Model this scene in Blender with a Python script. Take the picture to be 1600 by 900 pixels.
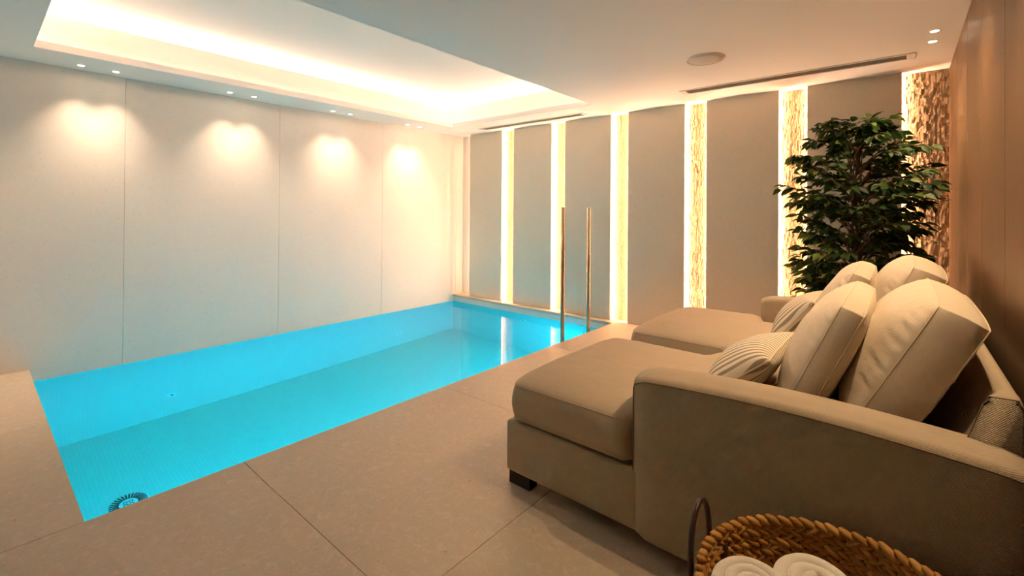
import bpy, bmesh, math, random
from mathutils import Vector, Matrix, noise as mnoise

# ------------------------------------------------------------------ scene, camera, world, exposure
scn = bpy.context.scene
C = scn.collection
for o in list(bpy.data.objects):
    bpy.data.objects.remove(o)

F_PX, YAW, PITCH, ROLL, CY = 717.9734, math.radians(40.2751), math.radians(0.3474), math.radians(0.4103), 325.9478
CAM = Vector((0, 0, 1.30))
fwd = Vector((-math.sin(YAW) * math.cos(PITCH), math.cos(YAW) * math.cos(PITCH), math.sin(PITCH)))
rt0 = Vector((math.cos(YAW), math.sin(YAW), 0)); up0 = rt0.cross(fwd)
rt = rt0 * math.cos(ROLL) + up0 * math.sin(ROLL)
up = -rt0 * math.sin(ROLL) + up0 * math.cos(ROLL)
cam = bpy.data.cameras.new('camera'); camo = bpy.data.objects.new('camera', cam); C.objects.link(camo)
camo.matrix_world = Matrix(((rt.x, up.x, -fwd.x, CAM.x), (rt.y, up.y, -fwd.y, CAM.y), (rt.z, up.z, -fwd.z, CAM.z), (0, 0, 0, 1)))
cam.sensor_fit = 'HORIZONTAL'; cam.sensor_width = 36.0; cam.lens = F_PX / 1600 * 36
cam.shift_y = (CY - 450) / 1600
cam.clip_start = 0.05; cam.clip_end = 100
scn.camera = camo

w = bpy.data.worlds.new('world'); scn.world = w; w.use_nodes = True
w.node_tree.nodes['Background'].inputs[0].default_value = (0.9, 0.8, 0.65, 1)
w.node_tree.nodes['Background'].inputs[1].default_value = 0.02
vs = scn.view_settings
scn.display_settings.display_device = 'sRGB'
vs.view_transform = 'Standard'; vs.look = 'None'; vs.gamma = 1.0; vs.exposure = 1.13; vs.use_curve_mapping = False
try:
    scn.cycles.use_denoising = True
    scn.cycles.max_bounces = 10; scn.cycles.diffuse_bounces = 5; scn.cycles.transmission_bounces = 6; scn.cycles.glossy_bounces = 4
    scn.cycles.use_adaptive_sampling = True; scn.cycles.adaptive_threshold = 0.04; scn.cycles.adaptive_min_samples = 24
    scn.cycles.sample_clamp_indirect = 6.0
    scn.cycles.caustics_refractive = True; scn.cycles.caustics_reflective = False
except Exception:
    pass

# light levels, all in one place
WARM = (1.0, 0.61, 0.385)
COVE_COL = (1.0, 0.67, 0.50)
E_SLOT = 66.0        # led bars in the wall slots
E_COVE_LOW = 3.2    # led bars behind the tray lip
E_COVE_TOP = 24.0    # led bars on the tray's upper shelf
P_SPOT = 22.0        # downlights over the stone wall
P_SPOT_R = 27.0      # downlights by the timber wall
P_POOL = 20.5        # underwater lamps
POOL_COL = (0.01, 0.64, 1.0)

# main dimensions, metres; the floor is z = 0
XL, XR, YB, YREC, YF = -5.34, 0.293, 5.0, 5.09, -0.95
ZC = 2.478
XP, YP0, YP1 = -2.584, 0.32, 4.895
WATER, BOTTOM = -0.099, -1.70

# ------------------------------------------------------------------ helpers
def link(name, me, parent=None, mat=None, smooth=False):
    o = bpy.data.objects.new(name, me); C.objects.link(o)
    if parent is not None:
        o.parent = parent
    if mat is not None and not me.materials:
        me.materials.append(mat)
    if smooth:
        for p in me.polygons: p.use_smooth = True
    return o

def tag(o, label=None, cat=None, group=None, kind=None):
    if label: o['label'] = label
    if cat: o['category'] = cat
    if group: o['group'] = group
    if kind: o['kind'] = kind
    return o

def empty(name, loc=(0, 0, 0), label=None, cat=None, group=None, kind=None):
    o = bpy.data.objects.new(name, None); C.objects.link(o); o.location = loc; o.empty_display_size = 0.1
    return tag(o, label, cat, group, kind)

def from_bm(name, bm, mat=None, parent=None, smooth=False, recalc=True):
    if recalc: bmesh.ops.recalc_face_normals(bm, faces=bm.faces)
    me = bpy.data.meshes.new(name); bm.to_mesh(me); bm.free()
    return link(name, me, parent, mat, smooth)

def bm_box(bm, x0, x1, y0, y1, z0, z1):
    vs_ = [bm.verts.new((x, y, z)) for x in (x0, x1) for y in (y0, y1) for z in (z0, z1)]
    for f in ((0, 1, 3, 2), (4, 6, 7, 5), (0, 4, 5, 1), (2, 3, 7, 6), (0, 2, 6, 4), (1, 5, 7, 3)):
        bm.faces.new([vs_[i] for i in f])
    return vs_

def box(name, x0, x1, y0, y1, z0, z1, mat, parent=None, bevel=0, seg=1, origin=None):
    bm = bmesh.new(); bm_box(bm, x0, x1, y0, y1, z0, z1)
    if bevel:
        bmesh.ops.bevel(bm, geom=list(bm.edges), offset=bevel, segments=seg, affect='EDGES', profile=0.5)
    return from_bm(name, bm, mat, parent, smooth=seg > 1)

def tube_bm(bm, pts, r, n=8, closed=False, caps=True):
    pts = [Vector(p) for p in pts]; m = len(pts); rings = []
    ref = None
    for i, p in enumerate(pts):
        a = pts[(i - 1) % m] if (closed or i > 0) else p
        b = pts[(i + 1) % m] if (closed or i < m - 1) else p
        t = (b - a)
        t = t.normalized() if t.length > 1e-9 else Vector((0, 0, 1))
        if ref is None:
            ref = Vector((0, 0, 1)) if abs(t.z) < 0.9 else Vector((1, 0, 0))
        n1 = (ref - t * ref.dot(t))
        n1 = n1.normalized() if n1.length > 1e-6 else t.orthogonal().normalized()
        ref = n1; n2 = t.cross(n1)
        rr = r[i] if isinstance(r, (list, tuple)) else r
        rings.append([bm.verts.new(p + n1 * math.cos(2 * math.pi * k / n) * rr + n2 * math.sin(2 * math.pi * k / n) * rr) for k in range(n)])
    for i in range(m if closed else m - 1):
        A, B = rings[i], rings[(i + 1) % m]
        off = 0
        if closed and i == m - 1:   # untwist the closing ring
            off = min(range(n), key=lambda s: sum((A[k].co - B[(k + s) % n].co).length for k in range(n)))
        for k in range(n):
            bm.faces.new((A[k], A[(k + 1) % n], B[(k + 1 + off) % n], B[(k + off) % n]))
    if caps and not closed:
        bm.faces.new(list(reversed(rings[0]))); bm.faces.new(rings[-1])

def tube(name, pts, r, mat, parent=None, n=8, closed=False):
    bm = bmesh.new(); tube_bm(bm, pts, r, n, closed)
    return from_bm(name, bm, mat, parent, smooth=True)

def lathe(name, prof, mat, parent=None, n=32, loc=(0, 0, 0), rot=None, smooth=True):
    bm = bmesh.new(); rings = []
    for (r, z) in prof:
        if r < 1e-6: rings.append([bm.verts.new((0, 0, z))])
        else: rings.append([bm.verts.new((r * math.cos(2 * math.pi * k / n), r * math.sin(2 * math.pi * k / n), z)) for k in range(n)])
    for A, B in zip(rings, rings[1:]):
        for k in range(n):
            k2 = (k + 1) % n
            if len(A) == 1 and len(B) == 1: continue
            if len(A) == 1: bm.faces.new((A[0], B[k2], B[k]))
            elif len(B) == 1: bm.faces.new((A[k], A[k2], B[0]))
            else: bm.faces.new((A[k], A[k2], B[k2], B[k]))
    o = from_bm(name, bm, mat, parent, smooth=smooth)
    o.location = loc
    if rot: o.rotation_euler = rot
    return o

# ------------------------------------------------------------------ materials
class NT:
    def __init__(self, name):
        self.m = bpy.data.materials.new(name); self.m.use_nodes = True
        self.t = self.m.node_tree; self.p = self.t.nodes['Principled BSDF']; self.out = self.t.nodes['Material Output']
    def n(self, kind, **kw):
        nd = self.t.nodes.new(kind)
        for k, v in kw.items():
            if k in nd.inputs: nd.inputs[k].default_value = v
            else: setattr(nd, k, v)
        return nd
    def l(self, a, b): self.t.links.new(a, b)
    def ramp(self, src, stops):
        r = self.n('ShaderNodeValToRGB'); cr = r.color_ramp
        while len(cr.elements) < len(stops): cr.elements.new(0.5)
        for e, (p, c) in zip(cr.elements, stops): e.position = p; e.color = (*c, 1)
        self.l(src, r.inputs[0]); return r.outputs[0]
    def pos(self, scale=(1, 1, 1), rot=(0, 0, 0), obj=False):
        mp = self.n('ShaderNodeMapping'); mp.inputs['Scale'].default_value = scale; mp.inputs['Rotation'].default_value = rot
        s = self.n('ShaderNodeTexCoord').outputs['Object'] if obj else self.n('ShaderNodeNewGeometry').outputs['Position']
        self.l(s, mp.inputs['Vector']); return mp.outputs[0]
    def noise(self, vec, scale, detail=4, rough=0.55, dist=0):
        nd = self.n('ShaderNodeTexNoise'); nd.inputs['Scale'].default_value = scale; nd.inputs['Detail'].default_value = detail
        nd.inputs['Roughness'].default_value = rough; nd.inputs['Distortion'].default_value = dist
        self.l(vec, nd.inputs['Vector']); return nd.outputs[0]
    def mix(self, fac, a, b, blend='MIX'):
        nd = self.n('ShaderNodeMix', data_type='RGBA', blend_type=blend)
        for sock, v in ((nd.inputs[0], fac), (nd.inputs[6], a), (nd.inputs[7], b)):
            if isinstance(v, (int, float)): sock.default_value = v
            elif isinstance(v, tuple): sock.default_value = (*v, 1)
            else: self.l(v, sock)
        return nd.outputs[2]
    def math(self, op, a, b=None):
        nd = self.n('ShaderNodeMath', operation=op)
        for sock, v in ((nd.inputs[0], a), (nd.inputs[1], b)):
            if v is None: continue
            if isinstance(v, (int, float)): sock.default_value = v
            else: self.l(v, sock)
        return nd.outputs[0]
    def bump(self, h, strength, dist=0.002, normal=None):
        b = self.n('ShaderNodeBump'); b.inputs['Strength'].default_value = strength; b.inputs['Distance'].default_value = dist
        self.l(h, b.inputs['Height'])
        if normal is not None: self.l(normal, b.inputs['Normal'])
        return b.outputs[0]
    def set(self, color=None, rough=None, normal=None, metal=None, spec=None):
        if color is not None:
            if isinstance(color, tuple): self.p.inputs['Base Color'].default_value = (*color, 1)
            else: self.l(color, self.p.inputs['Base Color'])
        if rough is not None:
            if isinstance(rough, (int, float)): self.p.inputs['Roughness'].default_value = rough
            else: self.l(rough, self.p.inputs['Roughness'])
        if normal is not None: self.l(normal, self.p.inputs['Normal'])
        if metal is not None: self.p.inputs['Metallic'].default_value = metal
        if spec is not None: self.p.inputs['Specular IOR Level'].default_value = spec
        return self.m

def emis(name, col, strength):
    k = NT(name); k.set((0.8, 0.8, 0.8), 0.6)
    k.p.inputs['Emission Color'].default_value = (*col, 1); k.p.inputs['Emission Strength'].default_value = strength
    return k.m

def stone(name, c0, c1, fleck_l, fleck_d, rough=0.5, spec=0.3):
    k = NT(name); v = k.pos()
    big = k.noise(v, 2.3, 5, 0.6); mid = k.noise(v, 26, 6, 0.7, 0.8); fine = k.noise(v, 80, 4, 0.6, 0.4)
    col = k.mix(big, c0, c1)
    col = k.mix(k.math('MULTIPLY', k.ramp(mid, [(0.50, (0, 0, 0)), (0.72, (1, 1, 1))]), 0.45), col, fleck_l)
    col = k.mix(k.math('MULTIPLY', k.ramp(fine, [(0.60, (0, 0, 0)), (0.70, (1, 1, 1))]), 0.35), col, fleck_l)
    col = k.mix(k.math('MULTIPLY', k.ramp(k.noise(v, 55, 3, 0.5, 1.2), [(0.64, (0, 0, 0)), (0.72, (1, 1, 1))]), 0.5), col, fleck_d)
    return k.set(col, rough, k.bump(fine, 0.15, 0.001), spec=spec)

M = {}
M['floor'] = stone('beige_stone', (0.46, 0.375, 0.28), (0.53, 0.435, 0.33), (0.72, 0.61, 0.48), (0.26, 0.195, 0.13), 0.42, 0.35)
M['wall_stone'] = stone('pale_wall_stone', (0.74, 0.695, 0.62), (0.80, 0.755, 0.68), (0.83, 0.79, 0.72), (0.52, 0.47, 0.40), 0.6, 0.2)
M['panel_stone'] = stone('grey_wall_stone', (0.66, 0.595, 0.475), (0.72, 0.65, 0.53), (0.76, 0.695, 0.575), (0.42, 0.36, 0.28), 0.55, 0.25)
k = NT('joint_grout'); M['grout'] = k.set((0.27, 0.22, 0.165), 0.9)
k = NT('pale_grout'); M['pale_grout'] = k.set((0.50, 0.46, 0.40), 0.9)
k = NT('ceiling_paint'); M['paint'] = k.set((0.93, 0.905, 0.86), 0.85, k.bump(k.noise(k.pos(), 180, 3), 0.05, 0.0005), spec=0.15)
k = NT('split_stone'); v = k.pos()
M['split'] = k.set(k.ramp(k.noise(v, 60, 4), [(0.3, (0.33, 0.235, 0.145)), (0.7, (0.46, 0.345, 0.22))]), 0.85, k.bump(k.noise(v, 150, 4), 0.5, 0.003), spec=0.15)
# timber
k = NT('oak_veneer'); v = k.pos((9, 9, 0.55))
g = k.noise(v, 5.5, 6, 0.62, 0.5); g2 = k.noise(k.pos((60, 60, 1.2)), 7, 3, 0.6)
tone = k.noise(k.pos((1.6, 1.6, 0.15)), 2.0, 2)
col = k.ramp(g, [(0.25, (0.10, 0.050, 0.018)), (0.5, (0.16, 0.083, 0.031)), (0.78, (0.215, 0.118, 0.048))])
col = k.mix(0.30, col, k.ramp(g2, [(0.35, (0.09, 0.045, 0.017)), (0.65, (0.27, 0.155, 0.07))]))
col = k.mix(k.math('MULTIPLY', tone, 0.35), col, (0.17, 0.095, 0.045))
col = k.mix(k.math('MULTIPLY', k.n('ShaderNodeObjectInfo').outputs['Random'], 0.45), col, (0.10, 0.052, 0.021))
M['oak'] = k.set(col, 0.45, k.bump(g2, 0.2, 0.001), spec=0.3)
# pool
def mosaic(name, c1, c2, mortar, flat):
    k = NT(name); b = k.n('ShaderNodeTexBrick'); b.offset = 0.0; b.squash = 1.0
    mp = k.pos((1, 1, 1)) if flat else None
    if not flat:
        sx = k.n('ShaderNodeSeparateXYZ'); k.l(k.n('ShaderNodeNewGeometry').outputs['Position'], sx.inputs[0])
        cx = k.n('ShaderNodeCombineXYZ'); k.l(k.math('ADD', sx.outputs[0], sx.outputs[1]), cx.inputs[0]); k.l(sx.outputs[2], cx.inputs[1]); mp = cx.outputs[0]
    k.l(mp, b.inputs['Vector'])
    b.inputs['Scale'].default_value = 1.0; b.inputs['Brick Width'].default_value = 0.027; b.inputs['Row Height'].default_value = 0.027
    b.inputs['Mortar Size'].default_value = 0.0016; b.inputs['Mortar Smooth'].default_value = 0.1
    b.inputs['Color1'].default_value = (*c1, 1); b.inputs['Color2'].default_value = (*c2, 1); b.inputs['Mortar'].default_value = (*mortar, 1)
    return k.set(b.outputs[0], 0.3, spec=0.3)
M['mosaic'] = mosaic('pool_mosaic', (0.66, 0.66, 0.60), (0.65, 0.65, 0.59), (0.60, 0.60, 0.54), False)
M['mosaic_floor'] = mosaic('pool_floor_mosaic', (0.62, 0.66, 0.60), (0.59, 0.63, 0.57), (0.51, 0.55, 0.50), True)
k = NT('pool_water')
k.t.nodes.remove(k.p)
nb = k.bump(k.noise(k.pos(), 1.6, 2, 0.4), 0.05, 0.01)
rf = k.n('ShaderNodeBsdfRefraction'); rf.inputs['Color'].default_value = (0.03, 0.92, 1.0, 1); rf.inputs['Roughness'].default_value = 0.0; rf.inputs['IOR'].default_value = 1.333
gs = k.n('ShaderNodeBsdfGlossy'); gs.inputs['Roughness'].default_value = 0.0; gs.inputs['Color'].default_value = (0.42, 0.42, 0.42, 1)
fn = k.n('ShaderNodeFresnel'); fn.inputs['IOR'].default_value = 1.333
for q in (rf, gs, fn): k.l(nb, q.inputs['Normal'])
gl = k.n('ShaderNodeMixShader'); k.l(fn.outputs[0], gl.inputs[0]); k.l(rf.outputs[0], gl.inputs[1]); k.l(gs.outputs[0], gl.inputs[2])
k.l(gl.outputs[0], k.out.inputs['Surface']); M['water'] = k.m
k = NT('abs_plastic'); M['fitting'] = k.set((0.72, 0.75, 0.74), 0.35)
k = NT('dark_slot'); M['slot'] = k.set((0.02, 0.02, 0.02), 0.8)
M['lens_pool'] = emis('pool_lamp_lens', POOL_COL, 6.0)
# metals
k = NT('brushed_steel'); M['steel'] = k.set((0.46, 0.36, 0.25), 0.22, metal=1.0)
k = NT('white_enamel'); M['enamel'] = k.set((0.74, 0.70, 0.63), 0.5)
k = NT('vent_throat'); M['throat'] = k.set((0.30, 0.265, 0.215), 0.8)
k = NT('speaker_mesh'); M['spk'] = k.set((0.60, 0.56, 0.50), 0.8, k.bump(k.noise(k.pos(), 500, 1), 0.3, 0.001))
M['led_slot'] = emis('warm_led', WARM, E_SLOT)
M['led_corner'] = emis('dim_warm_led', WARM, E_SLOT * 0.2)
M['led_low'] = emis('cove_led', COVE_COL, E_COVE_LOW)
M['led_top'] = emis('shelf_led', COVE_COL, E_COVE_TOP)
M['lens'] = emis('downlight_lens', (1.0, 0.86, 0.66), 12.0)
# fabric
def fabric(name, c0, c1, pitch=0.0060, strength=0.9, wrinkle=0.25):
    k = NT(name); sx = k.n('ShaderNodeSeparateXYZ'); k.l(k.n('ShaderNodeTexCoord').outputs['Object'], sx.inputs[0])
    f = 2 * math.pi / pitch
    a = k.math('SINE', k.math('MULTIPLY', sx.outputs[0], f)); b = k.math('SINE', k.math('MULTIPLY', k.math('ADD', sx.outputs[1], sx.outputs[2]), f))
    weave = k.math('MULTIPLY', a, b)
    v = k.pos(obj=True)
    nrm = k.bump(k.noise(v, 7, 3, 0.5, 0.4), wrinkle, 0.02)
    nrm = k.bump(weave, strength, 0.0009, nrm)
    col = k.mix(k.math('ADD', k.math('MULTIPLY', weave, 0.35), k.math('MULTIPLY', k.noise(v, 25, 3), 0.7)), c0, c1)
    k.p.inputs['Sheen Weight'].default_value = 0.15
    return k.set(col, 0.9, nrm, spec=0.1)
M['sofa'] = fabric('sofa_basketweave', (0.42, 0.335, 0.23), (0.54, 0.44, 0.315))
M['seat'] = fabric('seat_linen', (0.44, 0.35, 0.245), (0.51, 0.415, 0.30), 0.004, 0.35, 0.3)
M['cushion'] = fabric('cushion_linen', (0.64, 0.535, 0.40), (0.74, 0.635, 0.49), 0.0048, 0.45, 0.35)
k = NT('seam_shadow_piping'); M['pipe_shadow'] = k.set((0.20, 0.15, 0.10), 0.9)  # sofa piping, darkened to carry the shadow along the seams
k = NT('cream_piping'); M['pipe'] = k.set((0.64, 0.54, 0.40), 0.9)
k = NT('striped_cotton'); sx = k.n('ShaderNodeSeparateXYZ'); k.l(k.n('ShaderNodeTexCoord').outputs['Object'], sx.inputs[0])
s = k.math('SINE', k.math('MULTIPLY', sx.outputs[0], 2 * math.pi / 0.028))
M['stripe'] = k.set(k.ramp(k.math('ADD', k.math('MULTIPLY', s, 0.5), 0.5), [(0.50, (0.74, 0.66, 0.53)), (0.66, (0.30, 0.245, 0.18))]), 0.9, k.bump(k.noise(k.pos(obj=True), 9, 3), 0.2, 0.01), spec=0.1)
k = NT('black_block'); M['black'] = k.set((0.012, 0.010, 0.009), 0.5)
# plant
def leafmat(name):
    k = NT(name); r1 = k.n('ShaderNodeObjectInfo').outputs['Random']; r2 = k.n('ShaderNodeNewGeometry').outputs['Random Per Island']
    fr = k.math('FRACT', k.math('ADD', r1, r2))
    col = k.ramp(fr, [(0.0, (0.012, 0.030, 0.008)), (0.55, (0.028, 0.062, 0.014)), (0.85, (0.060, 0.100, 0.018)), (1.0, (0.17, 0.20, 0.035))])
    k.set(col, 0.5, spec=0.25)
    tr = k.n('ShaderNodeBsdfTranslucent'); k.l(col, tr.inputs['Color'])
    mx = k.n('ShaderNodeMixShader'); mx.inputs[0].default_value = 0.25
    k.l(k.p.outputs[0], mx.inputs[1]); k.l(tr.outputs[0], mx.inputs[2]); k.l(mx.outputs[0], k.out.inputs['Surface'])
    return k.m
M['leaf'] = leafmat('ficus_leaf')
k = NT('ficus_bark'); M['bark'] = k.set(k.ramp(k.noise(k.pos(), 40, 4), [(0.3, (0.07, 0.04, 0.022)), (0.7, (0.17, 0.10, 0.055))]), 0.85, k.bump(k.noise(k.pos((1, 1, 0.3)), 90), 0.5, 0.003))
k = NT('clay_pot'); M['pot'] = k.set((0.20, 0.17, 0.14), 0.6)
k = NT('potting_soil'); M['soil'] = k.set((0.03, 0.02, 0.012), 0.95, k.bump(k.noise(k.pos(), 60), 0.8, 0.01))
# basket and towels
k = NT('hyacinth_strand'); fr = k.math('FRACT', k.math('ADD', k.n('ShaderNodeObjectInfo').outputs['Random'], k.n('ShaderNodeNewGeometry').outputs['Random Per Island']))
c_ = k.ramp(fr, [(0.0, (0.36, 0.16, 0.030)), (0.5, (0.50, 0.24, 0.05)), (1.0, (0.64, 0.35, 0.09))])
M['strand'] = k.set(k.mix(k.math('MULTIPLY', k.noise(k.pos(), 90, 4), 0.5), c_, (0.20, 0.085, 0.02)), 0.6, k.bump(k.noise(k.pos(), 260, 3), 0.4, 0.001), spec=0.3)
k = NT('basket_core'); M['core'] = k.set((0.10, 0.04, 0.01), 0.9)
k = NT('brown_leather'); M['leather'] = k.set((0.045, 0.016, 0.008), 0.45, k.bump(k.noise(k.pos(), 200), 0.2, 0.001))
k = NT('rivet_metal'); M['rivet'] = k.set((0.5, 0.4, 0.25), 0.35, metal=1.0)
k = NT('white_terry'); v = k.pos(obj=True)
k.p.inputs['Sheen Weight'].default_value = 0.3
M['terry'] = k.set((0.78, 0.72, 0.62), 0.95, k.bump(k.noise(v, 420, 2), 0.6, 0.003, k.bump(k.noise(v, 22, 3), 0.3, 0.01)), spec=0.05)

# ------------------------------------------------------------------ floor with slabs, pool basin
floor = empty('floor'); tag(floor, 'beige stone slab deck around the pool', kind='structure')
box('subfloor', XP + 0.02, XR, YF, YREC, -0.25, -0.006, M['grout'], floor)
box('subfloor', XL, XP + 0.02, YF, YP0 - 0.02, -0.25, -0.006, M['grout'], floor)
box('subfloor', XL, XP + 0.02, YP1 + 0.02, YREC, -0.25, -0.006, M['grout'], floor)
def slab(x0, x1, y0, y1, z0=-0.03):
    g = 0.0010
    return box('slab', x0 + g, x1 - g, y0 + g, y1 - g, z0, 0.0, M['floor'], floor, bevel=0.0009)
g0 = 0.0013
ys = [YF, -0.441, 0.924, 2.289, 3.654, YREC]
xs = [XP - g0, -1.245, 0.094, XR]
for i in range(len(xs) - 1):
    for j in range(len(ys) - 1): slab(xs[i], xs[i + 1], ys[j], ys[j + 1])
xl = [XL, -5.262, -3.923, XP - g0]
for i in range(3):
    slab(xl[i], xl[i + 1], YF, -0.95 + 0.51); slab(xl[i], xl[i + 1], -0.44, YP0 + g0)
xb = [XL, -3.96, XP - g0]
for i in range(2):      # the narrow coping at the far end of the pool
    box('slab', xb[i] + g0, xb[i + 1] - g0, YP1 - 0.006, YREC, -0.032, 0.0, M['floor'], floor, bevel=0.0009)

basin = empty('pool_basin'); tag(basin, 'mosaic lined pool basin sunk in the stone deck', kind='structure')
zt = -0.032
box('basin_wall', XL - 0.15, XL, YP0 - 0.15, YP1 + 0.15, BOTTOM - 0.1, -0.125, M['mosaic'], basin)
box('basin_wall', XP, XP + 0.15, YP0 - 0.15, YP1 + 0.15, BOTTOM - 0.1, zt, M['mosaic'], basin)
box('basin_wall', XL, XP, YP0 - 0.15, YP0, BOTTOM - 0.1, zt, M['mosaic'], basin)
box('basin_wall', XL, XP, YP1, YP1 + 0.15, BOTTOM - 0.1, zt, M['mosaic'], basin)
box('basin_floor', XL, XP, YP0, YP1, BOTTOM - 0.1, BOTTOM, M['mosaic_floor'], basin)
# floor drain: rim, cap and radial slots
dr = lathe('drain_cover', [(0, 0.012), (0.045, 0.012), (0.10, 0.009), (0.118, 0.004), (0.122, 0.0)], M['fitting'], basin, 40, (-4.22, 0.755, BOTTOM))
for i in range(30):
    a = 2 * math.pi * i / 30
    bm = bmesh.new(); bm_box(bm, 0.054, 0.108, -0.0048, 0.0048, 0.006, 0.0160)
    s_ = from_bm('drain_slot', bm, M['slot'], dr); s_.rotation_euler = (0, 0.035, a)
for (ax, ay) in ((-0.016, 0.016), (0.016, -0.016), (0.016, 0.016), (-0.016, -0.016)):
    lathe('drain_ring', [(0.009, 0.012), (0.0135, 0.0135), (0.014, 0.012)], M['slot'], dr, 16, (ax, ay, 0.0005))
# return inlets
def inlet(loc, rot):
    f = lathe('return_inlet', [(0, 0.012), (0.012, 0.012), (0.014, 0.016), (0.035, 0.014), (0.048, 0.005), (0.05, 0.0)], M['fitting'], basin, 28, loc, rot)
    lathe('inlet_eye', [(0, 0.0165), (0.012, 0.0165), (0.012, 0.008)], M['slot'], f, 16)
for y in (1.269, 3.88): inlet((XL, y, -1.25), (0, math.pi / 2, 0))
for x in (-4.915, -3.928, -2.969): inlet((x, YP1, -0.42), (math.pi / 2, 0, 0))
# underwater lamps on the near long side, the pool's own light
for i, y in enumerate((0.95, 2.6, 4.25)):
    f = lathe('underwater_lamp', [(0.0, 0.02), (0.085, 0.018), (0.09, 0.022), (0.12, 0.016), (0.125, 0.0)], M['fitting'], basin, 32, (XP, y, -0.75), (0, -math.pi / 2, 0))
    lathe('lamp_lens', [(0.0, 0.024), (0.06, 0.023), (0.082, 0.019)], M['lens_pool'], f, 24)
    ld = bpy.data.lights.new('pool_light', 'AREA'); ld.shape = 'DISK'; ld.size = 0.16; ld.energy = P_POOL; ld.color = POOL_COL; ld.spread = math.pi
    lo = bpy.data.objects.new('pool_light', ld); C.objects.link(lo); lo.location = (XP - 0.03, y, -0.75); lo.rotation_euler = (0, math.pi / 2, 0)

bm = bmesh.new()
bm.faces.new([bm.verts.new(p) for p in ((XL, YP0, WATER), (XP, YP0, WATER), (XP, YP1, WATER), (XL, YP1, WATER))])
wat = from_bm('pool_water', bm, M['water'], recalc=False)
tag(wat, 'still turquoise lit water filling the sunken pool', 'water', kind='stuff')

# ------------------------------------------------------------------ walls
wl = empty('wall_left'); tag(wl, 'pale stone panel wall rising out of the pool', kind='structure')
box('wall_core', XL - 0.25, XL - 0.006, YF, YREC + 0.1, -0.125, ZC + 0.02, M['pale_grout'], wl)
yj = [YF, -0.447, 0.900, 2.250, 3.595, 4.94, YREC]
for a, b in zip(yj, yj[1:]):
    box('stone_panel', XL - 0.03, XL, a + 0.0010, b - 0.0010, -0.125, ZC, M['wall_stone'], wl, bevel=0.0008)

wb = empty('wall_back'); tag(wb, 'grey stone panels standing between glowing recessed slots', kind='structure')
box('wall_core', XL - 0.1, XR + 0.1, YREC + 0.012, YREC + 0.2, -0.03, ZC + 0.02, M['grout'], wb)
panels = [(-5.093, -4.438), (-4.213, -3.555), (-3.340, -2.679), (-2.453, -1.792), (-1.564, -0.897), (-0.666, 0.002)]
for a, b in panels:
    p = box('stone_panel', a, b, YB, YB + 0.03, 0.0, ZC, M['panel_stone'], wb, bevel=0.001)
    box('panel_backing', a + 0.05, b - 0.05, YB + 0.03, YREC + 0.012, 0.0, ZC, M['grout'], p)
    for x in (a + 0.018, b - 0.030):
        corner = x < -5.0       # the corner slot runs dimmer
        fr_ = -0.011 if x > -0.1 else 0.0
        box('led_strip', x, x + 0.012, YB + 0.043 + fr_, YB + 0.056 + fr_, 0.004, ZC - 0.004, M['led_corner' if corner else 'led_slot'], p)

rng = random.Random(5)
gaps = [(XL, -5.093)] + [(panels[i][1], panels[i + 1][0]) for i in range(5)] + [(0.002, XR)]
for gi, (a, b) in enumerate(gaps):      # split-face stone at the back of every slot, chip by chip
    bm = bmesh.new()
    x = a - 0.045 if gi else XL
    xe = b + 0.045 if gi < 6 else XR
    while x < xe - 0.002:
        wd = min(rng.uniform(0.008, 0.014) * (1.3 if gi == 6 else 1), xe - x); z = 0.0
        while z < ZC - 0.001:
            h = min(rng.uniform(0.018, 0.060), ZC - z); d = rng.uniform(0.0, 0.010) if gi < 6 else rng.uniform(0.0, 0.013)
            if gi == 6 or gi >= 4:
                vv = [bm.verts.new(q) for q in ((x, YREC + 0.012, z), (x + wd, YREC + 0.012, z), (x + wd, YREC + 0.012, z + h), (x, YREC + 0.012, z + h))]
                uu = [bm.verts.new(q) for q in ((x, YREC - d, z), (x + wd - 0.0008, YREC - d + rng.uniform(-.003, .003), z), (x + wd - 0.0008, YREC - d, z + h - 0.0008), (x, YREC - d + rng.uniform(-.003, .003), z + h - 0.0008))]
                bm.faces.new(uu)
                for q in range(4): bm.faces.new((vv[q], vv[(q + 1) % 4], uu[(q + 1) % 4], uu[q]))
            else:
                bm_box(bm, x, x + wd - 0.0006, YREC - d * 0.6, YREC + 0.012, z, z + h - 0.0006)
            z += h
        x += wd
    if gi == 0:      # the corner slot is backed by a smooth slab
        bm.free(); box('stone_panel', XL, b + 0.045, YREC, YREC + 0.012, 0.0, ZC, M['wall_stone'], wb); continue
    c_ = from_bm('split_stone_cladding', bm, M['split'], wb); tag(c_, kind='stuff')

wr = empty('wall_right'); tag(wr, 'vertical oak veneer boards beside the sofa', kind='structure')
box('wall_core', XR + 0.02, XR + 0.25, YF, YREC + 0.1, -0.03, ZC + 0.02, M['slot'], wr)
yb = [YF, -0.09, 0.55, 1.195, 1.84, 2.484, 3.126, 3.771, 4.399, YREC]
for a, b in zip(yb, yb[1:]):
    box('oak_board', XR, XR + 0.02, a + 0.003, b - 0.003, 0.0, ZC, M['oak'], wr, bevel=0.0015)

wf = box('wall_front', XL - 0.1, XR + 0.1, YF - 0.2, YF, -0.25, ZC + 0.02, M['panel_stone'])
tag(wf, 'plain pale stone wall closing the near end', kind='structure')

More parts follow.
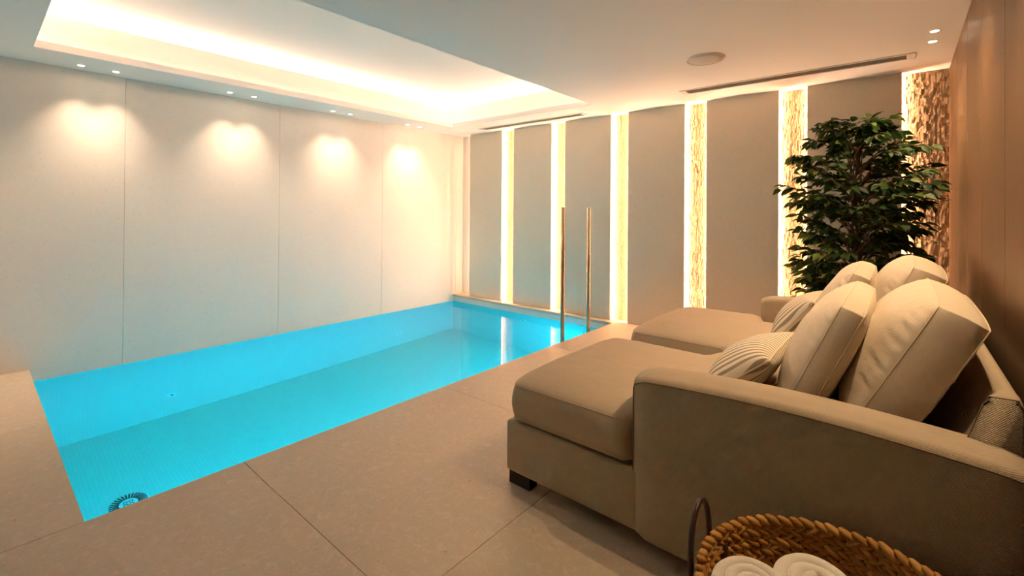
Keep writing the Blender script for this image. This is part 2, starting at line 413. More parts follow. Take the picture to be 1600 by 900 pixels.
# ------------------------------------------------------------------ ceiling with its two-step lit tray
ceil = empty('ceiling'); tag(ceil, 'white plaster ceiling with a stepped lit tray over the pool', kind='structure')
TX0, TX1, TY0, TY1 = -4.833, -2.588, 0.290, 4.404
th = 0.012
q_ = 0.008
for (a, b, c, d) in ((XL - 0.05, TX0 - q_, YF - .05, YREC + .05), (TX1 + q_, XR + 0.05, YF - .05, YREC + .05), (TX0 - q_, TX1 + q_, YF - .05, TY0 - q_), (TX0 - q_, TX1 + q_, TY1 + q_, YREC + .05)):
    box('ceiling_plaster', a, b, c, d, ZC, ZC + th, M['paint'], ceil)
prof = [(0.018, ZC - 0.0006), (0.0, ZC - 0.0006), (0.0, 2.534), (0.018, 2.534), (0.018, 2.492), (0.15, 2.492), (0.15, 2.785), (0.32, 2.785), (0.32, 2.90)]
bm = bmesh.new(); loops = []
for d, z in prof:
    loops.append([bm.verts.new(p) for p in ((TX0 - d, TY0 - d, z), (TX1 + d, TY0 - d, z), (TX1 + d, TY1 + d, z), (TX0 - d, TY1 + d, z))])
for A, B in zip(loops, loops[1:]):
    for q in range(4): bm.faces.new((A[q], A[(q + 1) % 4], B[(q + 1) % 4], B[q]))
bm.faces.new(loops[-1])
from_bm('ceiling_tray', bm, M['paint'], ceil)
for d, z, mt in ((0.128, 2.494, 'led_low'), (0.27, 2.800, 'led_top')):
    e = 0.006
    for (a, b, c, f_) in ((TX0 - d - e, TX0 - d + e, TY0 - d, TY1 + d), (TX1 + d - e, TX1 + d + e, TY0 - d, TY1 + d),
                          (TX0 - d, TX1 + d, TY0 - d - e, TY0 - d + e), (TX0 - d, TX1 + d, TY1 + d - e, TY1 + d + e)):
        box('led_strip', a, b, c, f_, z, z + 0.010, M[mt], ceil)

# ------------------------------------------------------------------ downlights
def downlight(x, y, label, power, group, tilt, col=(1.0, 0.71, 0.48)):
    r = empty('downlight', (x, y, ZC), label, 'downlight', group)
    lathe('trim_ring', [(0.021, 0.004), (0.0225, -0.0015), (0.0275, -0.002), (0.0285, 0.0)], M['enamel'], r, 24)
    lathe('lens', [(0.0, -0.0012), (0.0215, -0.0012), (0.0215, 0.003)], M['lens'], r, 24)
    ld = bpy.data.lights.new('downlight_beam', 'SPOT'); ld.energy = power; ld.color = col
    ld.spot_size = math.radians(84); ld.spot_blend = 1.0; ld.shadow_soft_size = 0.012
    lo = bpy.data.objects.new('downlight_beam', ld); C.objects.link(lo); lo.parent = r; lo.location = (0, 0, -0.006); lo.rotation_euler = (0, tilt, 0)
ordn = ['first', 'second', 'third', 'fourth', 'fifth', 'sixth', 'seventh', 'eighth']
ly = [0.583, 0.804, 1.685, 1.911, 2.788, 3.012, 3.869, 4.085]
for i, y in enumerate(ly):
    downlight(-5.165, y, 'small recessed downlight above the pale stone wall, %s from the left' % ordn[i], P_SPOT, 'downlights along the pale stone wall', math.radians(-4))
for i, y in enumerate((-0.53, -0.31)):
    downlight(-5.165, y, 'recessed downlight above the deck left of the pool, %s of its pair' % ('outer', 'inner')[i], P_SPOT, 'downlights along the pale stone wall', 0)
downlight(0.161, 4.232, 'small recessed downlight by the oak wall, nearer to the split stone', P_SPOT_R, 'downlights along the oak wall', math.radians(12), (1.0, 0.68, 0.38))
downlight(0.162, 3.998, 'small recessed downlight by the oak wall, farther from the split stone', P_SPOT_R, 'downlights along the oak wall', math.radians(12), (1.0, 0.68, 0.38))
for i, y in enumerate((3.12, 2.90, 2.02, 1.80)):
    downlight(0.161, y, 'recessed downlight over the sofa by the oak wall, %s from the back wall' % ordn[i + 2], P_SPOT_R, 'downlights along the oak wall', math.radians(12), (1.0, 0.68, 0.38))

# ------------------------------------------------------------------ ceiling grilles and loudspeaker
def grille(x0, x1, y0, y1, label):
    r = empty('air_grille', ((x0 + x1) / 2, (y0 + y1) / 2, ZC), label, 'air vent', 'linear ceiling vents')
    L, W = (x1 - x0) / 2, (y1 - y0) / 2; f = 0.018; z0, z1 = -0.007, 0.0
    box('frame', -L, L, -W, -W + f, z0, z1, M['enamel'], r, 0.001); box('frame', -L, L, W - f, W, z0, z1, M['enamel'], r, 0.001)
    box('frame', -L, -L + 0.05, -W + f, W - f, z0, z1, M['enamel'], r, 0.001); box('frame', L - 0.05, L, -W + f, W - f, z0, z1, M['enamel'], r, 0.001)
    box('throat', -L + 0.05, L - 0.05, -W + f, W - f, -0.001, -0.0002, M['throat'], r)
    n = 5; span = 2 * (W - f)
    for i in range(n):
        y = -W + f + span * (i + 0.5) / n
        s_ = box('slat', -L + 0.05, L - 0.05, -0.009, 0.009, -0.0006, 0.0006, M['enamel'], r); s_.location = (0, y, -0.005); s_.rotation_euler = (math.radians(14), 0, 0)
grille(-1.645, 0.078, 4.432, 4.590, 'long linear air vent in the ceiling near the oak wall')
grille(-4.612, -2.880, 4.685, 4.820, 'long linear air vent between the lit tray and back wall')
sp = empty('ceiling_speaker', (-1.146, 3.630, ZC), 'round flush white loudspeaker in the ceiling', 'speaker')
lathe('bezel', [(0.128, 0.0), (0.130, -0.008), (0.1365, -0.010), (0.140, -0.006), (0.141, 0.0)], M['enamel'], sp, 48)
lathe('grille_cloth', [(0.0, -0.009), (0.08, -0.0085), (0.1285, -0.006), (0.1285, 0.0)], M['spk'], sp, 48)

# ------------------------------------------------------------------ pool ladder
ld_ = empty('pool_ladder', (-2.640, 4.18, BOTTOM), 'two tall straight bronze rails of a pool ladder at the deck edge', 'pool ladder')
zr = 1.345 - BOTTOM
for y in (-0.255, 0.255):
    lathe('rail', [(0, 0), (0.021, 0), (0.021, zr - 0.002), (0.019, zr), (0, zr)], M['steel'], ld_, 24, (0, y, 0))
for i in range(5):
    z = 0.28 + i * 0.27
    box('tread', -0.04, 0.04, -0.235, 0.235, z, z + 0.025, M['steel'], ld_, 0.004)

# ------------------------------------------------------------------ cushions
def cushion_mesh(fmap, nu=28, nv=28, rows=4, puff=0.012):
    """fmap(u, v, side) -> Vector, u and v in -1..1, side -1 (front) or +1 (back); the two faces are joined by a gusset."""
    def dens(i, n):
        t = -1 + 2 * i / n
        return math.copysign(1 - (1 - abs(t)) ** 1.35, t)
    U = [dens(i, nu) for i in range(nu + 1)]; V = [dens(i, nv) for i in range(nv + 1)]
    bm = bmesh.new(); G = {}
    for side in (-1, 1):
        for i, u in enumerate(U):
            for j, v in enumerate(V): G[side, i, j] = bm.verts.new(fmap(u, v, side))
        for i in range(nu):
            for j in range(nv): bm.faces.new((G[side, i, j], G[side, i + 1, j], G[side, i + 1, j + 1], G[side, i, j + 1]))
    loop = [(i, 0) for i in range(nu)] + [(nu, j) for j in range(nv)] + [(i, nv) for i in range(nu, 0, -1)] + [(0, j) for j in range(nv, 0, -1)]
    cen = sum((G[-1, i, j].co + G[1, i, j].co for i, j in loop), Vector()) / (2 * len(loop))
    prev = [G[-1, i, j] for i, j in loop]
    for r in range(1, rows + 1):
        t = r / (rows + 0.0)
        if r == rows: cur = [G[1, i, j] for i, j in loop]
        else:
            cur = []
            for (i, j) in loop:
                a, b = G[-1, i, j].co, G[1, i, j].co; p = a.lerp(b, t)
                out = p - cen; ax = (b - a)
                if ax.length > 1e-6: out -= ax * (out.dot(ax) / ax.length_squared)
                out = out.normalized() if out.length > 1e-6 else out
                cur.append(bm.verts.new(p + out * puff * math.sin(math.pi * t)))
        for q in range(len(loop)):
            q2 = (q + 1) % len(loop); bm.faces.new((prev[q], prev[q2], cur[q2], cur[q]))
        prev = cur
    pf = [G[-1, i, j].co.copy() for i, j in loop]; pb = [G[1, i, j].co.copy() for i, j in loop]
    return bm, pf, pb

def wr_noise(p, s, seed): return mnoise.noise(Vector((p[0] * s + seed, p[1] * s - seed * 0.7, p[2] * s + seed * 1.3)))

def box_cushion(label, cx, cy, cz, wd, h, t, theta, bf, bb, arch, seed, yaw=0.0, name='back_cushion', group='loose back cushions'):
    root = empty(name, (cx, cy, cz), label, 'cushion', group)
    def fm(u, v, side):
        rx = 1 - 0.02 * abs(v) ** 6; rz = 1 - 0.025 * abs(u) ** 6
        x = u * wd / 2 * rx * (1 + 0.015 * (1 - v * v)); z = v * h / 2 * rz
        z += arch * max(0.0, v) ** 3 * (1 - abs(u) ** 2.2)
        e = (1 - abs(u) ** 2.6) * (1 - abs(v) ** 2.6)
        y = t / 2 + (bf if side < 0 else bb) * max(0.0, e) ** 0.62
        edge = max(abs(u), abs(v))
        tw = min(1.0, (1 - edge) / 0.22); pk = 6.75 * tw * (1 - tw) ** 2
        al = (x if abs(v) > abs(u) else z)
        y += pk * 0.009 * (mnoise.noise(Vector((al * 40 + edge * 5 + seed, seed, side))) - 0.2) + 0.012 * max(0, e) ** .5 * wr_noise((x, 0, z), 5, seed + side)
        return Vector((x, side * y, z))
    bm, pf, pb = cushion_mesh(fm, 72, 56, puff=0.004 + t * 0.07)
    body = from_bm('cover', bm, M['cushion'], root, smooth=True)
    tube('piping', pf, 0.0020, M['pipe'], root, 6, closed=True); tube('piping', pb, 0.0020, M['pipe'], root, 6, closed=True)
    c, s_ = math.cos(theta), math.sin(theta)
    root.matrix_world = Matrix.Translation((cx, cy, cz)) @ Matrix.Rotation(yaw, 4, 'Z') @ Matrix(((0, c, s_, 0), (-1, 0, 0, 0), (0, -s_, c, 0), (0, 0, 0, 1)))
    return root

box_cushion('large beige box cushion leaning on the near end of the sofa back', 0.027, 2.352, 0.755, 0.84, 0.53, 0.125, math.radians(27), 0.115, 0.03, 0.006, 3)
box_cushion('medium beige cushion between the near striped pillow and the large cushion', -0.225, 2.34, 0.738, 0.82, 0.51, 0.068, math.radians(23.5), 0.095, 0.05, 0.008, 11)
box_cushion('large beige box cushion at the far end beside the ficus and split stone', -0.005, 3.26, 0.785, 0.84, 0.54, 0.125, math.radians(24), 0.11, 0.03, 0.010, 21)
box_cushion('medium beige cushion behind the far striped pillow, in front of the ficus', -0.245, 3.27, 0.755, 0.80, 0.51, 0.068, math.radians(22), 0.095, 0.05, 0.012, 31)

def pillow(label, cx, cy, cz, wd, h, theta, bf, bb, seed, yaw=0):
    root = empty('striped_pillow', (cx, cy, cz), label, 'pillow', 'striped pillows on the sofa')
    def fm(u, v, side):
        x = u * wd / 2 * (1 - 0.07 * (1 - v * v)); z = v * h / 2 * (1 - 0.09 * (1 - u * u))
        e = max(0.0, (1 - u * u)) * max(0.0, (1 - v * v))
        y = 0.004 + (bf if side < 0 else bb) * e ** 0.5 + 0.006 * e ** .3 * wr_noise((x, 0, z), 7, seed + side)
        return Vector((x, side * y, z))
    bm, pf, pb = cushion_mesh(fm, 26, 22, 2, 0.001)
    from_bm('cover', bm, M['stripe'], root, smooth=True)
    tube('seam', [(a + b) / 2 for a, b in zip(pf, pb)], 0.0035, M['pipe'], root, 6, closed=True)
    c, s_ = math.cos(theta), math.sin(theta)
    root.matrix_world = Matrix.Translation((cx, cy, cz)) @ Matrix.Rotation(yaw, 4, 'Z') @ Matrix(((0, c, s_, 0), (-1, 0, 0, 0), (0, -s_, c, 0), (0, 0, 0, 1)))
pillow('striped lumbar pillow just behind the near sofa arm', -0.505, 2.20, 0.640, 0.54, 0.34, math.radians(50), 0.095, 0.075, 4)
pillow('striped lumbar pillow beside the far sofa arm', -0.470, 3.24, 0.680, 0.52, 0.34, math.radians(38), 0.09, 0.07, 9)

# ------------------------------------------------------------------ sofa
sofa = empty('chaise_sofa', (0, 0, 0), 'long beige two-chaise sofa standing against the oak wall', 'sofa')
def rbox(name, x0, x1, y0, y1, z0, z1, mat, parent, r=0.02, seg=3, sub=0):
    bm = bmesh.new(); bm_box(bm, x0, x1, y0, y1, z0, z1)
    bmesh.ops.bevel(bm, geom=list(bm.edges), offset=r, segments=seg, affect='EDGES', profile=0.5)
    return from_bm(name, bm, mat, parent, smooth=True)
NB = (1.664, 2.68); FB = (2.93, 3.946)
rbox('chaise_base', -1.440, -0.770, NB[0], NB[1], 0.07, 0.310, M['sofa'], sofa, 0.018)
rbox('chaise_base', -1.440, -0.770, FB[0], FB[1], 0.07, 0.310, M['sofa'], sofa, 0.018)
rbox('seat_base', -0.785, 0.200, 1.83, 3.78, 0.07, 0.310, M['sofa'], sofa, 0.018)
for (x, y) in ((-1.438, 1.69), (-1.438, 2.59), (-1.438, 2.96), (-1.438, 3.86), (0.08, 1.72), (0.08, 3.83)):
    box('leg', x, x + 0.124, y, y + 0.06, 0.0, 0.07, M['black'], sofa, 0.002)

def seat(y0f, y1f, y0b, y1b, seed):
    xf, xm, xb = -1.430, -0.790, 0.03
    def sm(a, b, x):
        t = min(1, max(0, (x - a) / (b - a))); return t * t * (3 - 2 * t)
    def fm(u, v, side):
        x = xf + (xb - xf) * (u + 1) / 2
        k_ = sm(xm - 0.012, xm + 0.004, x)
        y0 = y0f + (y0b - y0f) * k_; y1 = y1f + (y1b - y1f) * k_
        cr = 0.035 * abs(v) ** 8 if u < -0.9 else 0.0
        x += cr * (1 if u < -0.9 else 0) * ((-u - 0.9) / 0.1)
        y = (y0 + y1) / 2 + v * (y1 - y0) / 2
        y -= math.copysign(0.02, v) * abs(v) ** 3 * max(0, (-u - 0.93) / 0.07) ** 2
        e = (1 - abs(v) ** 3.2) * (1 - max(0, -u) ** 7)
        if side < 0:
            z = 0.486 + 0.062 * max(0, e) ** 0.6
            pk = math.exp(-((max(abs(v), -u) - 0.88) / 0.10) ** 2)
            al = x if abs(v) > -u else y
            z += pk * 0.006 * mnoise.noise(Vector((al * 20, seed, 0))) + 0.012 * max(0, e) ** .5 * wr_noise((x, y, 0), 3.2, seed)
        else: z = 0.328
        return Vector((x, y, z))
    bm, pf, pb = cushion_mesh(fm, 60, 30, 5, 0.016)
    o = from_bm('seat_cushion', bm, M['seat'], sofa, smooth=True)
    tube('piping', pf, 0.0022, M['seat'], o, 6, closed=True)
seat(1.660, 2.690, 1.845, 2.800, 2.0)
seat(2.920, 3.950, 2.810, 3.765, 7.0)

def arm(y0, y1, outer):
    x0, x1 = -0.790, 0.255; z0, z1 = 0.055, 0.672
    bm = bmesh.new(); n = 22; rings = []; r = 0.028
    pro = [(y0, z0 + 0.01), (y0 + 0.01, z0)]
    prof_ = []
    for a in range(6): t = math.pi / 2 * a / 5; prof_.append((y0 + r - r * math.cos(t), z1 - r + r * math.sin(t)))
    prof_ += [((y0 * 2 + y1) / 3, z1 + 0.006), ((y0 + 2 * y1) / 3, z1 + 0.006)]
    for a in range(6): t = math.pi / 2 * a / 5; prof_.append((y1 - r + r * math.sin(t), z1 - r + r * math.cos(t)))
    prof_ += [(y1, z0 + 0.012), (y1 - 0.012, z0), (y0 + 0.012, z0), (y0, z0 + 0.012)]
    seam = []
    for i in range(n + 1):
        x = x0 + (x1 - x0) * i / n; s_ = i / n
        dz = 0.026 * math.sin(math.pi * min(1, s_ * 1.02)) ** 0.9
        ins = 0.014 * max(0, 1 - i / 1.5) ** 2 + 0.014 * max(0, 1 - (n - i) / 1.5) ** 2
        ring = []
        for (y, z) in prof_:
            ymid = (y0 + y1) / 2; f = (z - z0) / (z1 - z0)
            yy = ymid + (y - ymid) * (1 - ins / (y1 - y0) * 2)
            zz = z + dz * f - (ins if f > 0.5 else -ins)
            ring.append(bm.verts.new((x, yy, zz)))
        rings.append(ring)
        k_ = 1 if outer < 0 else 12
        seam.append((x, ring[1].co.y - 0.001 if outer < 0 else ring[12].co.y + 0.001, ring[1].co.z))
    m = len(prof_)
    for A, B in zip(rings, rings[1:]):
        for q in range(m): bm.faces.new((A[q], A[(q + 1) % m], B[(q + 1) % m], B[q]))
    bm.faces.new(list(reversed(rings[0]))); bm.faces.new(rings[-1])
    o = from_bm('arm', bm, M['sofa'], sofa, smooth=True)
    s0 = seam[0]
    tube('piping', [(s0[0] - 0.001, s0[1], 0.09), (s0[0] - 0.001, s0[1], s0[2] - 0.02), (s0[0] + 0.004, s0[1], s0[2] - 0.003)] + seam[1:], 0.0028, M['pipe_shadow'], o, 6)  # arm seam: its shadow is put into the piping's dark colour
arm(1.656, 1.842, -1); arm(3.768, 3.954, 1)

# wedge-shaped back, leaning front face, top rolling up from the near end
bm = bmesh.new(); rings = []
ny = 30; yb0, yb1 = 1.79, 3.82
for i in range(ny + 1):
    y = yb0 + (yb1 - yb0) * i / ny
    ed = min(i, ny - i) / ny
    zt = 0.800 + 0.022 * max(0, 1 - ed / 0.06); sh = 0.045 * min(1, ed / 0.08) ** 0.7
    ins = 0.012 * max(0, 1 - min(i, ny - i) / 1.2)
    pr_ = [(0.02, 0.09), (0.085, 0.50), (0.160 + ins + sh, zt - 0.035), (0.168 + ins + sh, zt - 0.014 - ins), (0.180 + sh, zt - 0.002 - ins), (0.238, zt - ins), (0.250 - ins, zt - 0.008 - ins), (0.257 - ins, zt - 0.03), (0.262 - ins, 0.09)]
    rings.append([bm.verts.new((x, y, z)) for x, z in pr_])
m = len(pr_)
for A, B in zip(rings, rings[1:]):
    for q in range(m): bm.faces.new((A[q], A[(q + 1) % m], B[(q + 1) % m], B[q]))
bm.faces.new(list(reversed(rings[0]))); bm.faces.new(rings[-1])
bk_end = [v_.co.copy() for v_ in rings[0]]
bk = from_bm('backrest', bm, M['sofa'], sofa, smooth=True)
tube('piping', [(p.x, p.y - 0.001, p.z) for p in bk_end[1:]], 0.0018, M['pipe_shadow'], bk, 6)

# ------------------------------------------------------------------ ficus
fic = empty('ficus_tree', (-0.27, 4.46, 0.0), 'bushy dark green ficus tree behind the sofa before the back wall', 'plant')
pot = lathe('planter', [(0, 0), (0.15, 0), (0.16, 0.01), (0.195, 0.38), (0.20, 0.40), (0.185, 0.40), (0.178, 0.36), (0, 0.355)], M['pot'], fic, 36)
lathe('soil', [(0, 0.368), (0.10, 0.366), (0.178, 0.360)], M['soil'], fic, 24)
rng = random.Random(42)
stems = []
for k_ in range(3):
    ph = k_ * 2.1; pts = []
    for i in range(22):
        t = i / 21; z = 0.35 + 1.45 * t
        rr = 0.028 * (1 - 0.3 * t) + 0.045 * max(0, t - 0.6)
        pts.append(Vector((rr * math.cos(ph + 5.5 * t), rr * math.sin(ph + 5.5 * t), z)))
    stems.append(pts)
    tube('trunk', pts, [0.016 * (1 - 0.6 * i / 21) for i in range(22)], M['bark'], fic, 8)

leaf_specs = []
def bez(a, b, c, t): return a * (1 - t) ** 2 + b * 2 * t * (1 - t) + c * t * t
def half_width(z):     # crown outline above the floor
    pts_ = [(0.45, 0.26), (0.62, 0.40), (0.85, 0.42), (1.05, 0.40), (1.25, 0.47), (1.45, 0.50), (1.65, 0.45), (1.80, 0.36), (1.95, 0.22), (2.05, 0.10)]
    for (a, ra), (b, rb) in zip(pts_, pts_[1:]):
        if a <= z <= b: return ra + (rb - ra) * (z - a) / (b - a)
    return 0.08
NBR = 120
for i in range(NBR):
    t = (i + rng.random()) / NBR
    zt = 0.52 + 1.50 * t
    az = i * 2.39996 + rng.uniform(-0.4, 0.4)
    R_ = half_width(zt) * rng.uniform(0.72, 1.08)
    ca, sa = math.cos(az), math.sin(az)
    ky = 0.72 if sa > 0 else 0.80
    end = Vector((R_ * ca, R_ * sa * ky, zt + rng.uniform(-0.02, 0.04)))
    z0 = max(0.40, min(1.75, zt - 0.10 - 0.35 * R_))
    st = stems[i % 3]; base = min(st, key=lambda p: abs(p.z - z0)).copy()
    mid = base.lerp(end, 0.5) + Vector((0, 0, 0.10 + rng.uniform(-0.02, 0.06)))
    pts = [bez(base, mid, end, q / 8) for q in range(9)]
    tube('branch', pts, [0.0055 * (1 - 0.75 * q / 8) + 0.0012 for q in range(9)], M['bark'], fic, 5)
    nl = int(8 + 14 * R_ + rng.random() * 3)
    for q in range(nl):
        s_ = 0.32 + 0.68 * (q + rng.random() * 0.6) / nl
        s_ = min(1.0, s_)
        p = bez(base, mid, end, s_); d = (bez(base, mid, end, min(1, s_ + .03)) - bez(base, mid, end, s_ - .03)).normalized()
        sidev = d.cross(Vector((0, 0, 1))); sidev = sidev.normalized() if sidev.length > 1e-3 else Vector((1, 0, 0))
        sg = 1 if q % 2 else -1
        if q == nl - 1: dirv = d
        else: dirv = d * rng.uniform(0.4, 1.0) + sidev * sg * rng.uniform(0.3, 0.9) + Vector((0, 0, rng.uniform(-0.55, 0.35)))
        dirv.normalize()
        leaf_specs.append((p + dirv * 0.012, dirv, rng.uniform(0.070, 0.108), rng.uniform(-0.9, 0.9), rng.uniform(0.25, 0.75)))
    # a side twig filling the crown
    for q in range(int(2 + rng.random() * 2)):
        s_ = rng.uniform(0.45, 0.9); p = bez(base, mid, end, s_)
        az2 = az + rng.choice((-1, 1)) * rng.uniform(0.4, 1.0); L = rng.uniform(0.08, 0.16)
        e2 = p + Vector((math.cos(az2) * L, math.sin(az2) * L * 0.8, rng.uniform(-0.03, 0.07)))
        tube('twig', [p, p.lerp(e2, .5) + Vector((0, 0, 0.012)), e2], [0.0028, 0.002, 0.0012], M['bark'], fic, 4)
        for w_ in range(5):
            pp = p.lerp(e2, 0.3 + 0.7 * w_ / 4); d = (e2 - p).normalized(); sidev = d.cross(Vector((0, 0, 1))).normalized()
            dirv = (d * rng.uniform(.5, 1) + sidev * (1 if w_ % 2 else -1) * rng.uniform(.3, .8) + Vector((0, 0, rng.uniform(-.5, .3)))).normalized()
            leaf_specs.append((pp, dirv, rng.uniform(0.065, 0.098), rng.uniform(-0.9, 0.9), rng.uniform(0.25, 0.75)))

def leaf_verts():
    prof_ = [(0.0, 0.0), (0.16, 0.17), (0.38, 0.26), (0.62, 0.22), (0.84, 0.09), (1.0, 0.0)]
    V_, F_ = [], []
    for (t, w_) in prof_:
        dz = -0.16 * t * t
        V_ += [(t, -w_, dz + 0.35 * w_), (t, 0, dz), (t, w_, dz + 0.35 * w_)]
    for i in range(len(prof_) - 1):
        a, b = i * 3, i * 3 + 3
        F_ += [(a, b, b + 1, a + 1), (a + 1, b + 1, b + 2, a + 2)]
    return V_, F_
LV, LF = leaf_verts()
leaf_me = bpy.data.meshes.new('leaf'); leaf_me.from_pydata([(0.0 + x, y, z) for x, y, z in LV], [], LF); leaf_me.materials.append(M['leaf'])
for p_ in leaf_me.polygons: p_.use_smooth = True
def leaf_matrix(sp):
    p, d, L, roll, droop = sp
    x = (d - Vector((0, 0, droop * 0.6))).normalized()
    y = Vector((0, 0, 1)).cross(x); y = y.normalized() if y.length > 1e-3 else Vector((0, 1, 0))
    z = x.cross(y)
    y2 = y * math.cos(roll) + z * math.sin(roll); z2 = x.cross(y2)
    return Matrix(((x.x * L, y2.x * L, z2.x * L, p.x), (x.y * L, y2.y * L, z2.y * L, p.y), (x.z * L, y2.z * L, z2.z * L, p.z), (0, 0, 0, 1)))
fo = Vector(fic.location)
# keep the crown clear of the back wall and the oak wall
def inside(sp):
    q = fo + sp[0] + sp[1] * sp[2]
    return q.y < YB - 0.02 and q.x < XR - 0.02
leaf_specs = [s_ for s_ in leaf_specs if inside(s_)]
leaf_specs.sort(key=lambda s_: (fo + s_[0] - CAM).length)
for s_ in leaf_specs[:300]:
    o = bpy.data.objects.new('leaf', leaf_me); C.objects.link(o); o.parent = fic; o.matrix_local = leaf_matrix(s_)
VV, FF = [], []
for s_ in leaf_specs[300:]:
    mx = leaf_matrix(s_); b0 = len(VV)
    VV += [tuple(mx @ Vector(v_)) for v_ in LV]; FF += [tuple(b0 + i for i in f) for f in LF]
me = bpy.data.meshes.new('foliage'); me.from_pydata(VV, [], FF)
tag(link('foliage', me, fic, M['leaf'], smooth=True), kind='stuff')

# ------------------------------------------------------------------ basket
BX, BY = -0.095, 1.285
bas = empty('woven_basket', (BX, BY, 0.0), 'round honey-brown woven basket with leather handles by the sofa arm', 'basket')
RT, HT = 0.305, 0.395
def brad(z): return 0.235 + (RT - 0.235) * (z / HT) ** 0.8
core_prof = [(0.0, 0.004), (0.225, 0.004), (0.232, 0.012)] + [(brad(HT * i / 10) + 0.003, max(0.012, HT * i / 10)) for i in range(1, 11)] + [(brad(HT * (10 - i) / 10) - 0.003, max(0.02, HT * (10 - i) / 10)) for i in range(0, 10)] + [(0.225, 0.018), (0.0, 0.016)]
lathe('basket_shell', core_prof, M['core'], bas, 64)
sm_ = bmesh.new(); bmesh.ops.create_uvsphere(sm_, u_segments=6, v_segments=5, radius=1.0)
for v_ in sm_.verts:
    x = v_.co.z; y = v_.co.y; z = v_.co.x
    v_.co = Vector((x, y, z)); v_.co.x = x * (1.0 if x < 0 else 1.15); v_.co.z -= 0.18 * x * x
strand_me = bpy.data.meshes.new('strand'); sm_.to_mesh(strand_me); sm_.free(); strand_me.materials.append(M['strand'])
for p_ in strand_me.polygons: p_.use_smooth = True
rng = random.Random(8); specs = []
rowh = 0.0265; nrow = int(HT / rowh)
for r_ in range(nrow + 1):
    z = HT - r_ * rowh
    if z < 0.01: break
    R_ = brad(max(0, z)); n = int(2 * math.pi * R_ / 0.030)
    rim = r_ == 0
    for q in range(n):
        for sgn in (-1, 1):
            a = 2 * math.pi * (q + (0.25 if sgn > 0 else 0.0) + 0.3 * (r_ % 2) + rng.uniform(-0.1, 0.1)) / n
            tx = Vector((-math.sin(a), math.cos(a), 0)); nr = Vector((math.cos(a), math.sin(a), 0))
            ang = sgn * rng.uniform(0.40, 0.62)
            x = tx * math.cos(ang) + Vector((0, 0, 1)) * math.sin(ang)
            y = nr; zz = x.cross(y)
            cpos = nr * (R_ + rng.uniform(-0.002, 0.002)) + Vector((0, 0, z - sgn * -rowh * 0.24))
            l_, w_, t_ = rng.uniform(0.023, 0.030), rng.uniform(0.0085, 0.0105), rng.uniform(0.010, 0.013)
            if rim: w_ *= 1.15; t_ *= 1.15
            specs.append(Matrix(((x.x * l_, y.x * t_, zz.x * w_, cpos.x), (x.y * l_, y.y * t_, zz.y * w_, cpos.y), (x.z * l_, y.z * t_, zz.z * w_, cpos.z), (0, 0, 0, 1))))
bo = Vector((BX, BY, 0))
def seen(mx):    # strands on the far inner side, which face the camera, come first
    p = mx.translation; w_ = bo + p - CAM
    dep = w_.dot(fwd); u_ = 800 + F_PX * w_.dot(rt) / dep; v_ = CY - F_PX * w_.dot(up) / dep
    inview = (1060 < u_ < 1600 and 780 < v_ < 905)
    facing = Vector((p.x, p.y, 0)).dot(Vector((w_.x, w_.y, 0))) > -0.02
    return (0 if (inview and facing) else 1, -p.z)
specs.sort(key=seen)
for mx in specs[:300]:
    o = bpy.data.objects.new('strand', strand_me); C.objects.link(o); o.parent = bas; o.matrix_local = mx
VV, FF = [], []
sv = [v_.co.copy() for v_ in strand_me.vertices]; sf = [tuple(p_.vertices) for p_ in strand_me.polygons]
for mx in specs[300:]:
    b0 = len(VV); VV += [tuple(mx @ v_) for v_ in sv]; FF += [tuple(b0 + i for i in f) for f in sf]
me = bpy.data.meshes.new('braid'); me.from_pydata(VV, [], FF)
tag(link('braid', me, bas, M['strand'], smooth=True), kind='stuff')
for sg in (-1, 1):      # leather loop handles with inner patches
    xh = sg * (RT + 0.012)
    pts = []
    for i in range(25):
        t = i / 24; a = math.pi * (1 - t)
        pts.append(((xh + sg * 0.004 * math.sin(a)), 0.075 * math.cos(a) * (1 + 0.15 * math.sin(a)), HT - 0.055 + 0.178 * math.sin(a) ** 0.8))
    hd = tube('handle', pts, 0.0078, M['leather'], bas, 10)
    for yy in (-0.075, 0.075):
        pt = lathe('leather_patch', [(0, 0.006), (0.016, 0.0055), (0.021, 0.0)], M['leather'], bas, 20, (sg * math.sqrt(max(0, (RT - 0.020) ** 2 - yy * yy)), yy, HT - 0.05), (0, -sg * math.pi / 2, 0))
        pt.scale = (2.0, 1.0, 1.0)
        lathe('rivet', [(0, 0.0085), (0.003, 0.008), (0.0045, 0.0055)], M['rivet'], pt, 12)

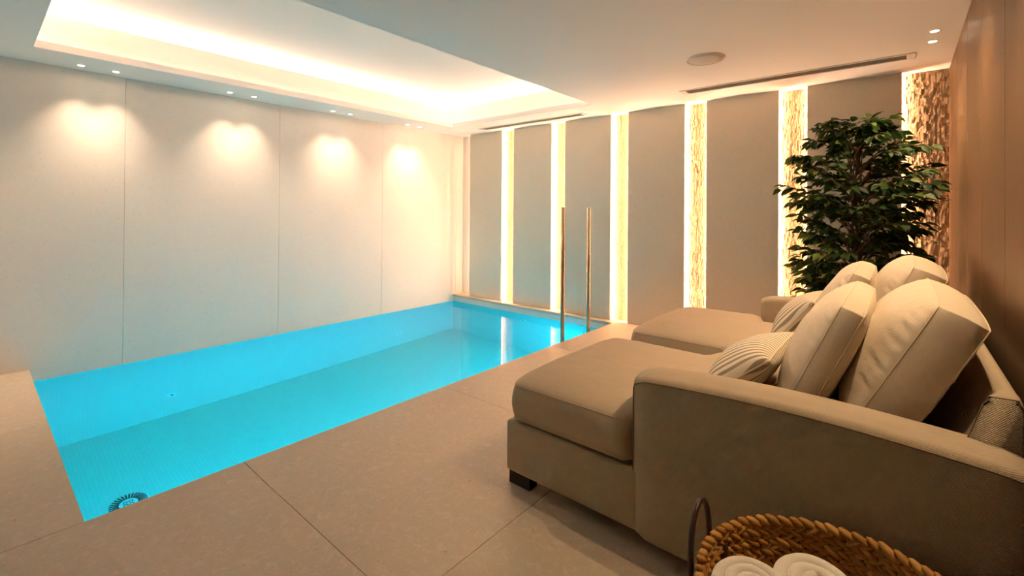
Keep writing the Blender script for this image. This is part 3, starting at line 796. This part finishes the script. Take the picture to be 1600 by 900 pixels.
# ------------------------------------------------------------------ rolled towels
def towel(label, x, y, z0, H_, R_, tilt, tdir, seed, spin):
    root = empty('rolled_towel', (x, y, z0), label, 'towel', 'white towels rolled in the basket')
    rng = random.Random(seed)
    turns = 2.5; n = 150; th_ = R_ / (turns + 0.35)
    def cent(i):
        a = 2 * math.pi * turns * i / n
        r_ = th_ * 0.35 + (R_ - th_ * 0.85) * (a / (2 * math.pi * turns))
        r_ += 0.0035 * mnoise.noise(Vector((a * 0.9, seed, 0)))
        return a + spin, r_
    half = th_ * 0.47
    bm = bmesh.new(); rows = []
    prof_ = [(-1, 0.0), (-1.0, H_ - 0.020), (-0.85, H_ - 0.008), (-0.5, H_ - 0.001), (0, H_ + 0.001), (0.5, H_ - 0.001), (0.85, H_ - 0.008), (1.0, H_ - 0.020), (1, 0.0)]
    for i in range(n + 1):
        a, r_ = cent(i); row = []
        lift = 0.012 * (1 - i / n) + 0.004 * mnoise.noise(Vector((a * 0.7, seed * 2, 3)))
        for (k_, z) in prof_:
            rr = max(0.001, r_ + k_ * half)
            zz = z + (lift if z > 0 else 0)
            row.append(bm.verts.new((rr * math.cos(a), rr * math.sin(a), zz)))
        rows.append(row)
    for A, B in zip(rows, rows[1:]):
        for q in range(len(prof_) - 1): bm.faces.new((A[q], A[q + 1], B[q + 1], B[q]))
    bm.faces.new(rows[0]); bm.faces.new(list(reversed(rows[-1])))
    from_bm('towel_roll', bm, M['terry'], root, smooth=True)
    root.rotation_euler = (Vector((math.cos(tdir), math.sin(tdir), 0)).cross(Vector((0, 0, 1)))).xyz * 0
    root.rotation_mode = 'AXIS_ANGLE'
    ax = Vector((0, 0, 1)).cross(Vector((math.cos(tdir), math.sin(tdir), 0)))
    root.rotation_axis_angle = (tilt, ax.x, ax.y, ax.z)
towel('rolled white towel at the right, in the middle of the woven basket', -0.160, 1.340, 0.02, 0.425, 0.105, math.radians(8), math.radians(-75), 3, 2.2)
towel('rolled white towel at the left, next to the basket leather handle', -0.272, 1.178, 0.02, 0.455, 0.092, math.radians(6), math.radians(-60), 6, 0.6)
